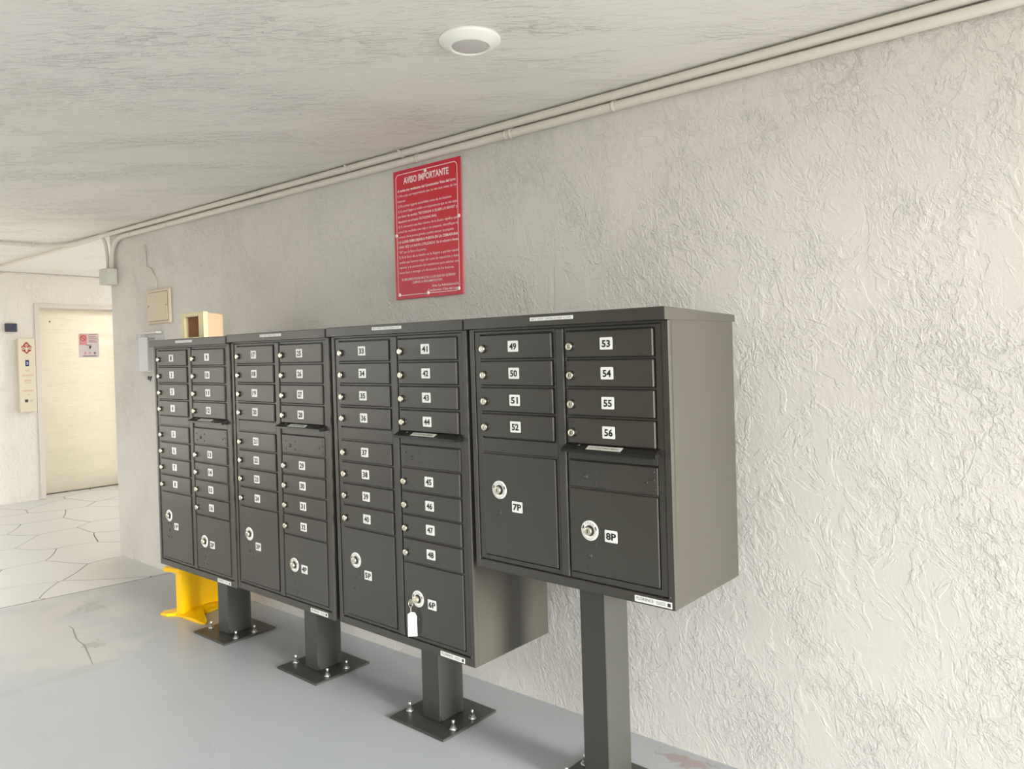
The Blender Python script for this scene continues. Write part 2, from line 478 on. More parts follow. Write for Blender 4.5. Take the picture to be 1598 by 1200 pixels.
def lock_mesh():
    b = MB()
    b.lathe([(.0148, .000), (.0148, .0012), (.0135, .002)], (0, 0, 0), -EY, 16, 1)  # dark collar with the shadow ring round the lock put into its colour
    b.lathe([(.0118, .001), (.0118, .0105), (.0108, .0120), (.0070, .0125)], (0, 0, 0), -EY, 16, 0)
    b.box(-.0012, .0012, -.0130, -.0124, -.0055, .0055, 0, 2)
    b.lathe([(.0045, .0120), (.0045, .0128)], (0, 0, 0), -EY, 10, 0)
    o = b.build('lock', ['chrome', 'bronze_dk', 'slot']); me = o.data; bpy.data.objects.remove(o); return me
def disc_mesh():
    b = MB()
    b.lathe([(.031, 0), (.031, .0018), (.0300, .0026), (.0165, .0026), (.0160, .0010)], (0, 0, 0), -EY, 32, 0)
    b.lathe([(.0158, .001), (.0158, .003), (.0145, .0034)], (0, 0, 0), -EY, 24, 2)
    b.lathe([(.0128, .003), (.0128, .013), (.0118, .0145), (.008, .015)], (0, 0, 0), -EY, 20, 1)
    b.box(-.0013, .0013, -.0156, -.0149, -.006, .006, 0, 2)
    for i, ch in enumerate('OPEN'):
        a = math.radians(122 - 64 * i / 3.0); rr = .0205
        eu = Vector((math.sin(a), 0, -math.cos(a))); ev = Vector((math.cos(a), 0, math.sin(a)))
        b.raw(text(ch, .0060), Vector((math.cos(a) * rr, -.0029, math.sin(a) * rr)), eu, ev, 4)
    for a in (20, 160):
        a = math.radians(a); eu = Vector((math.sin(a), 0, -math.cos(a))) * (1 if a < 1 else -1); ev = Vector((math.cos(a), 0, math.sin(a)))
        b.prism([(-.006, -.002), (.002, -.002), (.002, -.0032), (.006, 0), (.002, .0032), (.002, .002), (-.006, .002)],
                Vector((math.cos(a) * .0245, -.0026, math.sin(a) * .0245)), eu, ev, -EY, .0004, 3)
    for k in range(12):
        a = math.radians(205 + 130 * k / 11.0); a2 = a + .16
        b.prism([(-.0012, -.0005), (.0012, -.0005), (.0012, .0005), (-.0012, .0005)], Vector((math.cos(a) * .025, -.0026, math.sin(a) * .025)),
                Vector((math.sin(a), 0, -math.cos(a))), Vector((math.cos(a), 0, math.sin(a))), -EY, .0003, 4)
    o = b.build('lock', ['ring', 'chrome', 'bronze_dk', 'black', 'grey']); me = o.data; bpy.data.objects.remove(o); return me
LOCK = lock_mesh(); DISC = disc_mesh()
def screw_mesh():
    b = MB(); b.lathe([(.0042, 0), (.0042, .0012), (.003, .002)], (0, 0, 0), -EY, 10, 0)
    b.box(-.003, .003, -.0023, -.0019, -.0006, .0006, 0, 1)
    o = b.build('screw', ['post', 'bronze_dk']); me = o.data; bpy.data.objects.remove(o); return me
SCREW = screw_mesh()
def plug_mesh():
    b = MB(); b.lathe([(.0085, 0), (.0085, .0008), (.0070, .0010), (.0060, .0030), (.002, .0034)], (0, 0, 0), -EY, 14, 0)
    o = b.build('plug', ['post']); me = o.data; bpy.data.objects.remove(o); return me
PLUG = plug_mesh()
def bolt_mesh():
    b = MB()
    b.lathe([(.0150, 0), (.0150, .0022)], (0, 0, 0), EZ, 18, 0)
    b.lathe([(.0105, .0022), (.0105, .0120)], (0, 0, 0), EZ, 6, 0, False)
    b.lathe([(.0058, .0120), (.0058, .0330), (.0045, .0345)], (0, 0, 0), EZ, 12, 0)
    o = b.build('anchor_bolt', ['bolt']); me = o.data; bpy.data.objects.remove(o); return me
BOLT = bolt_mesh()
def inst(name, me, parent, loc):
    o = bpy.data.objects.new(name, me); COL.objects.link(o); o.parent = parent; o.location = loc; return o

YD = -.0035   # front of the doors
def unit(idx):
    ux, uy, yaw, ln, dz, H = UNITS[idx]
    short = idx == 3
    zb = ZT - H
    first = idx * 16 + 1
    PY = .2085
    cy, sy = math.cos(yaw), math.sin(yaw)
    base = Vector((W / 2, PY, 0))
    bw = (ux + base.x * cy - base.y * sy, uy + base.x * sy + base.y * cy, 0)
    t = empty('mailbox_cluster', bw, yaw)
    lo, hi = first, first + (7 if short else 15)
    lab = ['dark bronze mailbox cluster, boxes 1 to 16, with a yellowed box on top',
           'dark bronze mailbox cluster with boxes 17 to 32, second from the left',
           'dark bronze mailbox cluster with boxes 33 to 48 and a key tag hanging in it',
           'short bronze mailbox cluster on a tall post, boxes 49 to 56, nearest'][idx]
    tag(t, lab, 'mailbox', 'pedestal mailbox clusters along the wall')
    xf = lambda v: Vector((v[0] + ln * (v[2] - .9), v[1], v[2] + dz))
    def put(b, name, mats, origin, parent=t, po=None):
        return b.build(name, mats, parent, origin, xf, base if po is None else xf(po))
    c = .002
    # body shell behind the front
    b = MB(); b.box(.001, W - .001, .012, D, zb, ZT - CT + .004, .0025)
    put(b, 'cabinet_body', 'bronze', (W / 2, D / 2, (zb + ZT) / 2))
    # rim of the body
    b = MB()
    b.box(.001, .0215, 0, .02, zb, ZT - CT, c); b.box(W - .0235, W - .001, 0, .02, zb, ZT - CT, c)
    b.box(.02, W - .02, 0, .02, zb, zb + .030, c); b.box(.02, W - .02, 0, .02, ZT - CT - .008, ZT - CT, .001)
    put(b, 'front_rim', 'bronze', (W / 2, 0, zb))
    # roof cap, sloping to the back
    b = MB()
    oy, by = -.0231, D + .0131
    x0, x1 = -.0008, W + .0008
    zt0, zt1, z0, z1 = ZT, ZT - .0125, ZT - CT, ZT - CT + .001
    P = lambda e: [(x0 + e, oy + e, zt0 - (0)), (x1 - e, oy + e, zt0), (x1 - e, by - e, zt1), (x0 + e, by - e, zt1)]
    e = .0025
    vs = P(e) + [(x0, oy, zt0 - e), (x1, oy, zt0 - e), (x1, by, zt1 - e), (x0, by, zt1 - e)] + \
         [(x0, oy, z0), (x1, oy, z0), (x1, by, z1), (x0, by, z1)]
    fs = [(0, 1, 2, 3), (8, 11, 10, 9)] + [(4 * r + k, 4 * r + (k + 1) % 4, 4 * (r + 1) + (k + 1) % 4, 4 * (r + 1) + k) for r in (0, 1) for k in range(4)]
    b.add(vs, fs)
    cap = put(b, 'roof_cap', 'bronze', (W / 2, D / 2, ZT))
    b = MB()
    lx0, lx1 = .290, .457
    b.box(lx0, lx1, oy - .0008, oy, 1.5545, 1.5655, 0, 0)
    b.raw(text('8817 WEST OKEECHOBEE ROAD', .0062, .155, .004), (.3735, oy - .0010, 1.5569), EX, EZ, 1)
    put(b, 'address_label', ['white', 'grey'], (.3735, oy, 1.56), cap, (W / 2, D / 2, ZT))
    # frames of the two front panels
    zlo = zb + .034
    for nm, (fx0, fx1), dx, mid in (('left', (.024, .3665), LX, True), ('right', (.4035, .7385), RX, False)):
        b = MB(); yf = .0035
        b.box(fx0, dx[0] - .003, yf, .016, zlo, 1.5285, .0012)
        b.box(dx[1] + .0035, fx1, yf, .016, zlo, 1.5285, .0012)
        b.box(dx[0] - .004, dx[1] + .004, yf, .016, 1.5195, 1.5285, .0012)
        if short: bott = .7715 if mid else .7755
        else: bott = .406 if mid else .4075
        b.box(dx[0] - .004, dx[1] + .004, yf, .016, zlo, bott - .003, .0012)
        rows = list(ROWTOP)
        gaps = [((ROWTOP[i][0] + ROWTOP[i + 1][1]) / 2) for i in range(3)]
        if mid:
            gaps += [1.1195] if short else [1.1195, 1.0315, .944, .8565, .7645]
        else:
            gaps += [1.037] if short else [1.037, .948, .860, .7715, .6795]
        for z in gaps: b.box(dx[0] - .004, dx[1] + .004, yf + .001, .016, z - .003, z + .003, .0008)
        put(b, 'door_frame', 'bronze', ((fx0 + fx1) / 2, yf, 1.1))
    b = MB(); b.box(.3695, .4005, -.0015, .016, zlo, 1.5285, .003)
    put(b, 'centre_post', 'bronze', (.385, 0, 1.1))
    # small doors
    def number(txt, x, z, parent, po, wlab=.044, hlab=.0365, th=.0205):
        b = MB(); b.prism(rrect(wlab, hlab, .003), (x, YD, z), EX, EZ, -EY, .0007, 0)
        b.raw(text(txt, th, (.0150 if len(txt) == 1 else .0295) * (1.0 if 'P' not in txt else 1.2), .032), (x, YD - .0011, z - th / 2), EX, EZ, 1)
        put(b, 'number_label', ['white', 'black'], (x, YD, z), parent, po)
    def small(n, dx, z0, z1):
        po = ((dx[0] + dx[1]) / 2, YD, (z0 + z1) / 2)
        b = MB(); b.box(dx[0], dx[1], YD, .012, z0, z1, .0030)
        d = put(b, 'mailbox_door', 'bronze', po)
        q = xf((dx[0] + .019, YD, z0 + .0335)) - xf(po)
        inst('lock', LOCK, d, q)
        number(str(n), (dx[0] + dx[1]) / 2 - .003, (z0 + z1) / 2, d, po)
    def parcel(n, dx, z0, z1, dz_):
        po = ((dx[0] + dx[1]) / 2, YD, (z0 + z1) / 2)
        b = MB(); b.box(dx[0] - .004, dx[1] + .001, YD + .002, .012, z0, z1, .0022)
        d = put(b, 'parcel_door', 'bronze', po)
        cx = dx[0] + .0705; cz = z0 + dz_
        yo = YD + .002
        inst('lock', DISC, d, xf((cx, yo, cz)) - xf(po))
        for ox, oz in ((-.0150, -.042), (.018, -.042), (-.0140, -.1145), (.019, -.1135)): inst('screw', SCREW, d, xf((cx + ox, yo, cz + oz)) - xf(po))
        inst('plug', PLUG, d, xf((cx - .002, yo, cz - .078)) - xf(po))
        number('%dP' % n, cx + .0765, cz - .0075 + (.018 if 0 else 0) - (.042 if dx is LX else 0) + (0), d, po)
    n = first
    for z0, z1 in ROWTOP: small(n, LX, z0, z1); n += 1
    b = MB(); b.box(LX[0] - .003, LX[1] + .003, .0035, .012, 1.1225, 1.169, .0012)
    put(b, 'filler_panel', 'bronze', ((LX[0] + LX[1]) / 2, 0, 1.146))
    if not short:
        for z0, z1 in ((1.035, 1.1165), (.9475, 1.0285), (.8600, .9405), (.7680, .8530)): small(n, LX, z0, z1); n += 1
        parcel(2 * idx + 1, LX, .406, .761, .229)
    else: parcel(2 * idx + 1, LX, .7715, 1.1165, .226)
    for z0, z1 in ROWTOP: small(n, RX, z0, z1); n += 1
    # outgoing mail hood and panel
    b = MB()
    prof = [(.004, 1.1735), (-.030, 1.1580), (-.030, 1.1495), (-.0275, 1.1495), (-.0275, 1.1562), (.004, 1.1710)]
    hx0, hx1 = .4025, .7265
    vs = [(hx0, y, z) for y, z in prof] + [(hx1, y, z) for y, z in prof]; k6 = len(prof)
    b.add(vs, [tuple(range(k6)), tuple(range(2 * k6 - 1, k6 - 1, -1))] + [(i, (i + 1) % k6, k6 + (i + 1) % k6, k6 + i) for i in range(k6)])
    b.box(hx1 - .003, hx1, -.030, .004, 1.1500, 1.1600, 0); b.box(hx0, hx0 + .003, -.030, .004, 1.1500, 1.1600, 0)
    ho = (.5645, 0, 1.162)
    hood = put(b, 'outgoing_mail_hood', ['hood'], ho)
    sl = Vector((0, -.034, -.0155)).normalized(); nn = Vector((0, -.0155, .034)).normalized()
    b = MB(); o = Vector((.5495, -.0150, 1.16485)) + nn * .0003
    b.prism([(-.0605, -.0105), (.0605, -.0105), (.0605, .0105), (-.0605, .0105)], o, EX, -sl, nn, .0006, 0)
    b.raw(text('OUTGOING MAIL', .0105, .104, .006), o + nn * .0009 + sl * .0052, EX, -sl, 1)
    put(b, 'hood_label', ['silver', 'grey'], tuple(o), hood, ho)
    b = MB(); b.lathe([(.006, 0), (.006, .0012), (.004, .002)], Vector((.452, -.006, 1.1693)), nn, 12)
    put(b, 'rivet', 'post', (.452, -.006, 1.169), hood, ho)
    b = MB(); b.box(RX[0] - .003, RX[1] + .003, .0035, .012, 1.1240, 1.1480, .0012)
    put(b, 'mail_slot_panel', 'bronze', (.563, 0, 1.136))
    po = (.563, 0, 1.08)
    b = MB(); b.box(RX[0] - .003, RX[1] + .003, -.0005, .012, 1.0400, 1.1205, .0020)
    d = put(b, 'access_panel', 'bronze', po)
    for x, z in ((.4365, 1.0926), (.508, 1.092), (.437, 1.058), (.506, 1.058), (.6805, 1.0747), (.7045, 1.1068), (.7045, 1.083), (.7070, 1.0567)):
        inst('screw', SCREW, d, xf((x, -.0005, z)) - xf(po))
    inst('plug', PLUG, d, xf((.4703, -.0005, 1.0734)) - xf(po))
    if not short:
        for z0, z1 in ((.9510, 1.034), (.8630, .9450), (.7750, .8570), (.6830, .7680)): small(n, RX, z0, z1); n += 1
        parcel(2 * idx + 2, RX, .4075, .676, .1405)
    else: parcel(2 * idx + 2, RX, .7755, 1.034, .1345)
    # maker's label on the bottom rail
    b = MB(); mx0, mx1 = (.6315, .7515) if short else (.592, .7125)
    mz0, mz1 = zb + .0048, zb + .0228
    b.box(mx0, mx1, -.0010, 0, mz0, mz1, 0, 0)
    b.raw(text('FLORENCE', .0085, .056, .006), (mx0 + .034, -.0013, mz0 + .0065), EX, EZ, 1)
    for k in range(3): b.box(mx0 + .070, mx0 + .100, -.0012, -.0010, mz0 + .005 + k * .0035, mz0 + .0062 + k * .0035, 0, 2)
    b.box(mx1 - .014, mx1 - .004, -.0012, -.0010, mz0 + .004, mz1 - .004, 0, 1)
    put(b, 'maker_label', ['white', 'slot', 'grey'], (mx0, 0, mz0))
    for x in (.0165, W - .0185): inst('screw', SCREW, t, xf((x, 0, zb + .036)) - base)
    # pedestal
    b = MB(); px, py = .0998 / 2, .1354 / 2; pc = .2098
    b.box(W / 2 - px, W / 2 + px, pc - py, pc + py, .0095 - dz, zb + .001, .003)
    put(b, 'pedestal', 'post', (W / 2, pc, .0095))
    b = MB(); b.box(W / 2 - .1524, W / 2 + .1524, PY - .1524, PY + .1524, 0, .0100, .0018)
    xp = lambda v: Vector((v[0] + ln * (0 - .9), v[1], v[2]))
    pl = b.build('base_plate', 'post', t, (W / 2, PY, 0), xp, base)
    for dx_ in (-.124, .122):
        for dy_ in (-.068, .040):
            inst('anchor_bolt', BOLT, t, xp((W / 2 + dx_, PY + dy_, .0100)) - base)
    return t, xf, (ux, uy, yaw), base
for i in range(4): last = unit(i)
def uworld(i, x, y, z):
    ux, uy, yaw, ln, dz, H = UNITS[i]
    x = x + ln * (z - .9)
    return Vector((ux + x * math.cos(yaw) - y * math.sin(yaw), uy + x * math.sin(yaw) + y * math.cos(yaw), z + dz))

# key tag hanging from parcel lock 6P
kt = empty('key_tag', uworld(2, .4815, -.02, .548))
tag(kt, 'white plastic key tag on a small ring hanging from the lock of parcel door 6P', 'key tag')
ob = uworld(2, .4815, -.02, .548)
b = MB()
ring = [uworld(2, .462 + .0115 * math.cos(a), -.0215 + .003 * math.sin(a), .5325 + .0135 * math.sin(a)) for a in [2 * PI * k / 20 for k in range(21)]]
b.tube(ring, .0011, 6); b.build('key_ring', 'chrome', kt, ob, base=ob)
b = MB()
for k in range(4):
    cz = .5165 - k * .0050
    pts = [uworld(2, .4615 + (.0026 * math.cos(a) if k % 2 else 0), -.0215 + (0 if k % 2 else .0026 * math.cos(a)), cz + .0038 * math.sin(a)) for a in [2 * PI * j / 10 for j in range(11)]]
    b.tube(pts, .0007, 5)
b.build('chain', 'chrome', kt, ob, base=ob)
b = MB()
out = [(-.0185, -.046), (.0190, -.040), (.0185, .034), (.0110, .046), (.004, .0475), (-.006, .0465), (-.0180, .038)]
eu = Vector((math.cos(.30), math.sin(.30), 0)); ev = EZ
b.prism(out, uworld(2, .4695, -.022, .4545), eu, ev, -eu.cross(ev) * -1, .0035, 0)
b.build('plastic_tag', 'white', kt, ob, base=ob)
b = MB(); kk = uworld(2, .4815, -.0175, .5485)
b.box(kk.x - .0012, kk.x + .0012, kk.y - .0130, kk.y + .001, kk.z - .004, kk.z + .004, 0)
b.lathe([(.0095, -.0011), (.0095, .0011)], (kk.x, kk.y - .0175, kk.z - .005), EX, 16)
b.build('key', 'chrome', kt, tuple(kk), base=ob)

# ------------------------------------------------------------------ red notice on the wall
SX0, SX1, SZ0, SZ1 = -1.241, -.804, 1.7245, 2.334
sy_ = wy(-1.02) - .006
sg = empty('notice_sign', ((SX0 + SX1) / 2, sy_, (SZ0 + SZ1) / 2), math.atan(WS))
tag(sg, 'red AVISO IMPORTANTE notice with white Spanish text screwed to the wall', 'sign')
so_ = Vector(((SX0 + SX1) / 2, sy_, (SZ0 + SZ1) / 2))
SW, SH = SX1 - SX0, SZ1 - SZ0
b = MB(); b.box(-SW / 2, SW / 2, -.002, .003, -SH / 2, SH / 2, .0008)
b.build('sign_board', 'red', sg)
b = MB()
o1 = rrect(SW - .034, SH - .034, .022, 5); o2 = rrect(SW - .041, SH - .041, .019, 5); n = len(o1)
vs = [(p[0], -.0026, p[1]) for p in o1] + [(p[0], -.0026, p[1]) for p in o2]
b.add(vs, [(k, (k + 1) % n, n + (k + 1) % n, n + k) for k in range(n)])
b.build('border_line', 'pink', sg)
b = MB()
def srow(s, v, h, u0=None, u1=None, bold=0.0, uc=None):
    z = SH / 2 - v * SH
    if uc is not None: b.raw(text(s, h, (u1 - u0) * SW, bold), ((uc - .5) * SW, -.0026, z), EX, EZ)
    else: b.raw(text(s, h, (u1 - u0) * SW, bold, 'LEFT'), ((u0 - .5) * SW, -.0026, z), EX, EZ)
srow('AVISO IMPORTANTE', .108, .030, .165, .84, .035, .5)
L = [('A todos los residentes del Condominio Vista del Lago:', .935, .03), ('1) No coja correspondencia que no sea suya antes de los', .945, 0), ('buzones.', .19, 0),
     ('2) No poner lugares encendidos antes de los buzones.', .875, 0), ('3) Si usted llegara a recibir correspondencia que no sea suya,', .95, 0),
     ('por favor de escribir "RETORNAR A QUIEN LO ENVIO" y', .95, .012), ('depositarlo en el buzón OUTGOING MAIL.', .66, .012),
     ('4) Si encuentra una llave dentro de su buzón significa que', .95, 0), ('usted ha recibido una caja o un paquete, identifique el', .95, 0),
     ('número de la puerta grande y podrá extraer su paquete.', .90, 0), ('LA LLAVE DEBE DEJARLA PUESTA EN LA CERRADURA', .95, .03),
     ('UNA VEZ LA HAYA UTILIZADO. Es el número hasta', .95, .015), ('"XP" por la llave a la puerta.', .49, 0),
     ('5) Si la llave de su buzón se le llegara a perder usted', .95, 0), ('tendrá que hacerse cargo del costo de reposición y debe', .95, 0),
     ('reportar a la asociación del condominio para solicitar una', .95, 0), ('nueva llave y entregar a la Asociación de los buzones.', .89, 0)]
for k, (s, u1, bo) in enumerate(L): srow(s, .166 + k * .0397, .0118, .065, u1, bo + .006)
srow('SE IMPLEMENTARAN MULTAS A LOS QUE NO QUIERAN', .857, .0112, .10, .90, .02, .5)
srow('CUMPLIR LA REGLAMENTACION.', .885, .0112, .27, .72, .02, .49)
srow('Atte: La Administración', .926, .0112, .56, .945, .02)
srow('Condominio Vista del Lago', .957, .0112, .50, .945, .02)
b.build('sign_text', 'pink', sg)
for x, z in ((.5, .045), (.035, .50), (.968, .43), (.06, .965), (.5, .968), (.945, .957)):
    b = MB(); b.lathe([(.0085, 0), (.0085, .002), (.005, .004)], ((x - .5) * SW, -.002, SH / 2 - z * SH), -EY, 12)
    b.build('screw', 'white', sg, ((x - .5) * SW, -.002, SH / 2 - z * SH))

# ------------------------------------------------------------------ conduits
def arc(p0, p1, p2, n=6):
    p0, p1, p2 = Vector(p0), Vector(p1), Vector(p2)
    return [p0 * (1 - t) ** 2 + p1 * 2 * t * (1 - t) + p2 * t * t for t in [k / n for k in range(n + 1)]]
def conduit(name, path, r, label, straps, grp='painted conduits'):
    b = MB(); b.tube(path, r, 12)
    o = b.build(name, 'conduit'); tag(o, label, 'conduit', grp)
    for p, d, nv in straps:      # strap: point on the conduit, direction, direction to the surface
        p = Vector(p); d = Vector(d).normalized(); nv = Vector(nv).normalized(); sd = d.cross(nv)
        s_ = MB(); R_ = r + .0030; m = 9; vs = []
        for k in range(m + 1):
            a = PI * k / m
            q = p - nv * R_ * math.sin(a) + sd * R_ * math.cos(a)
            vs += [q - d * .007, q + d * .007]
        fs = [(2 * k, 2 * k + 1, 2 * k + 3, 2 * k + 2) for k in range(m)]
        s_.add(vs, fs, 0, True)
        f0 = p + sd * R_ ; e0 = p + sd * (R_ + .014) + nv * r * .6
        s_.add([f0 - d * .007, f0 + d * .007, e0 + d * .007, e0 - d * .007], [(0, 1, 2, 3)], 0)
        ob_ = s_.build('strap', 'conduit', o, tuple(p))
        md = ob_.modifiers.new('thickness', 'SOLIDIFY'); md.thickness = .002
rA = .0168
pA = [(x, wy(x) - rA - .003, 2.4075) for x in (4.1, 1, -1, -3, -4.6)] + arc((-4.95, .505, 2.4075), (-5.22, .49, 2.409), (-5.262, .30, 2.410), 7) + [(-5.31, .05, 2.411), (-5.32, -1.6, 2.411)]
conduit('conduit', pA, rA, 'upper painted conduit in the corner of wall and ceiling, bending along the ceiling', 
        [((-1.155, wy(-1.155) - rA - .003, 2.4075), EX, EZ), ((-1.552, wy(-1.552) - rA - .003, 2.4075), EX, EZ), ((-5.262, .30, 2.410), EY, EZ)])
pB = [(x, wy(x) - rA - .003, 2.367) for x in (4.1, 1, -1, -3, -4.05)] + arc((-4.10, .513, 2.367), (-4.27, .512, 2.366), (-4.296, .508, 2.26), 7) + [(-4.305, .504, 2.14)]
conduit('conduit', pB, rA, 'lower painted conduit along the wall above the red notice, bent down into the box',
        [((x, wy(x) - rA - .003, 2.367), EX, EY) for x in (-.528, -.500, -1.057, -.008, -3.443, -3.98)])
pC = [(-7.53, .56, 2.412), (-6.5, .558, 2.412), (-4.9, .552, 2.412), (-4.62, .54, 2.411)] + arc((-4.56, .53, 2.410), (-4.39, .505, 2.405), (-4.362, .500, 2.27), 7) + [(-4.352, .500, 2.14)]
conduit('conduit', pC, .0125, 'thin conduit crossing the ceiling beyond the wall end, bent down into the box', [((-6.1, .557, 2.412), EX, EZ)])
pD = [(XB + .012, -1.5, 2.405), (XB + .012, .72, 2.405)] + arc((XB + .012, .74, 2.405), (XB + .012, .80, 2.43), (XB + .012, .86, 2.420), 4) + [(XB + .012, 1.5, 2.418), (XB + .012, 3.6, 2.416)]
conduit('conduit', pD, .009, 'thinnest conduit along the top of the lift wall above the steel door', [((XB + .012, 1.28, 2.4185), EY, -EX)])
# junction box at the wall end
b = MB(); x0, x1 = -4.392, -4.262
b.box(x0, x1, .452, wy(-4.3) - .001, 2.030, 2.147, .005)
jb = b.build('junction_box', 'jbox', None, (-4.327, .53, 2.088)); tag(jb, 'small painted junction box at the free end of the wall under two conduits', 'box')
b = MB(); b.box(x0 + .006, x1 - .006, .4495, .4520, 2.036, 2.141, .001)
b.build('cover_plate', 'jbox', jb, (-4.327, .45, 2.088), base=(-4.327, .53, 2.088))
b = MB(); b.lathe([(.005, 0), (.004, .003)], (-4.3775 + .05, .4495, 2.128), -EY, 10); b.build('screw', 'jbox', jb, (-4.3275, .4495, 2.128), base=(-4.327, .53, 2.088))
# painted cable
b = MB(); yy = wy(-3.74) - .006
b.tube([(-3.808, yy, 2.27), (-3.806, yy, 2.213), (-3.803, yy, 2.12)] + arc((-3.80, yy, 2.115), (-3.775, yy, 2.105), (-3.738, yy, 2.096), 4) + [(-3.70, yy, 2.052), (-3.662, yy, 2.014), (-3.664, yy, 1.957)], .0075, 8)
tag(b.build('cable', 'wall'), 'painted-over cable running down the wall to the beige cover', 'cable')

# beige cover plate on the wall
cx, cz = -3.623, 1.832; yb = wy(cx)
cp = empty('wall_cover', (cx, yb, cz)); tag(cp, 'square beige blank cover box on the wall above the brochure holder', 'cover')
bs = (cx, yb, cz)
b = MB(); b.box(cx - .163, cx + .163, yb - .018, yb, cz - .118, cz + .118, .006)
b.build('back_box', 'beige', cp, bs, base=bs)
b = MB(); b.prism(rrect(.284, .203, .012), (cx, yb - .018, cz - .002), EX, EZ, -EY, .001)
b.build('groove', 'beige_line', cp, bs, base=bs)
b = MB(); b.prism(rrect(.274, .193, .010), (cx, yb - .018, cz - .002), EX, EZ, -EY, .005)
b.build('lid', 'beige', cp, bs, base=bs)
for sx in (-.130, .130):
    b = MB(); b.lathe([(.007, 0), (.006, .002)], (cx + sx, yb - .023, cz + .004), -EY, 10); b.build('screw', 'beige_line', cp, (cx + sx, yb - .023, cz + .004), base=bs)

# acrylic brochure holder
hx0, hx1, hz0, hz1 = -3.925, -3.585, 1.385, 1.642; yh = wy(-3.75)
hb = ((hx0 + hx1) / 2, yh, hz0)
h = empty('brochure_holder', hb); tag(h, 'clear acrylic brochure holder on the wall behind the leftmost mailbox cluster', 'holder')
b = MB(); b.box(hx0, hx1, yh - .006, yh - .002, hz0, hz1 + .018, .001); b.build('back_panel', 'acrylic', h, hb, base=hb)
b = MB(); b.box(hx0, hx1, yh - .048, yh - .045, hz0, hz1 - .03, .001); b.box(hx0, hx1, yh - .045, yh - .006, hz0, hz0 + .003)
b.build('front_pocket', 'acrylic', h, hb, base=hb)
for x in (hx0, hx1 - .003):
    b = MB(); b.box(x, x + .003, yh - .045, yh - .006, hz0 + .003, hz1 - .012); b.build('side_panel', 'acrylic', h, (x, yh, hz0), base=hb)
b = MB(); b.box(hx0 + .02, hx1 - .02, yh - .05, yh - .004, hz1 + .004, hz1 + .020, .003); b.build('top_rail', 'lens', h, hb, base=hb)
b = MB(); b.box(hx0 + .03, hx0 + .16, yh - .036, yh - .034, hz0 + .004, hz1 - .02)
pp = b.build('paper_sheet', mat('paper', lin(226, 224, 226), 0.6), None, (hx0 + .1, yh - .035, hz0)); tag(pp, 'pale paper sheet standing in the clear brochure holder', 'paper')
b = MB()
b.prism([(-.03, .0), (-.02, -.02), (0, -.012), (.012, -.03), (.022, -.012), (.04, .005), (.018, .008), (.004, -.002), (-.012, .01)], (-3.815, wy(-3.81) - .004, 1.345), EX, EZ, EY, .004)
tag(b.build('putty_remnant', 'rubber', None, (-3.815, wy(-3.81), 1.34)), 'small dark leftover scrap stuck to the wall below the brochure holder', 'scrap')

# yellowed plastic box on top of the first cluster
y0 = .13
fx0, fx1 = .058, .300; zt, zb0 = 1.7222, 1.5745
vb = uworld(0, (fx0 + fx1) / 2, y0, 1.5740)
vbx = empty('device_box', vb, UNITS[0][2]); tag(vbx, 'open yellowed plastic housing box lying on top of the leftmost mailbox cluster', 'box')
q = lambda x, y, z: (x - (fx0 + fx1) / 2, y - y0, z - 1.5740)
b = MB()
z0_ = 1.5725
for a in ((fx0, fx0 + .040, z0_, zt), (fx1 - .056, fx1, z0_, zt), (fx0 + .040, fx1 - .056, zt - .024, zt), (fx0 + .040, fx1 - .056, z0_, z0_ + .016)):
    p, r_ = q(a[0], y0, a[2]), q(a[1], y0 + .026, a[3]); b.box(p[0], r_[0], p[1], r_[1], p[2], r_[2], .003)
b.build('front_collar', 'cream', vbx)
b = MB()
xx0, xx1, dd = fx0 + .012, fx1 - .006, .115
for a in ((xx0, xx0 + .006, y0 + .026, y0 + dd, z0_, zt - .008), (xx0, xx1, y0 + dd - .006, y0 + dd, z0_, zt - .008), (xx0, xx1, y0 + .026, y0 + dd, z0_, z0_ + .005)):
    p, r_ = q(a[0], a[2], a[4]), q(a[1], a[3], a[5]); b.box(p[0], r_[0], p[1], r_[1], p[2], r_[2], .002)
pts = [(y0 + .026, z0_), (y0 + dd, z0_), (y0 + dd, zt - .030), (y0 + dd - .004, zt - .018), (y0 + dd - .014, zt - .012), (y0 + .026, zt - .006)]
b.prism([(p[0] - y0, p[1] - 1.5740) for p in pts], (xx1 - .006 - (fx0 + fx1) / 2, 0, 0), EY, EZ, EX, .006)
b.add([q(xx0, y0 + .026, zt - .006), q(xx1, y0 + .026, zt - .006), q(xx1, y0 + dd - .014, zt - .012), q(xx0, y0 + dd - .014, zt - .012)], [(0, 1, 2, 3)])
b.build('back_shell', 'tan', vbx)

# yellow moulded stand under the first cluster
yb_ = (-2.66, .25, 0)
ys = empty('yellow_stand', yb_); tag(ys, 'bright yellow moulded plastic stand with flared base on the floor under the leftmost cluster', 'stand')
b = MB()   # web
d_ = Vector((-.046, .30, 0)).normalized(); nrm = Vector((d_.y, -d_.x, 0))
o = Vector((-2.700, .140, .012))
b.prism([(0, 0), (.33, 0), (.33, .245), (.115, .255), (.080, .243), (.048, .243), (.046, .275), (0, .275)], o, d_, EZ, nrm, .030)
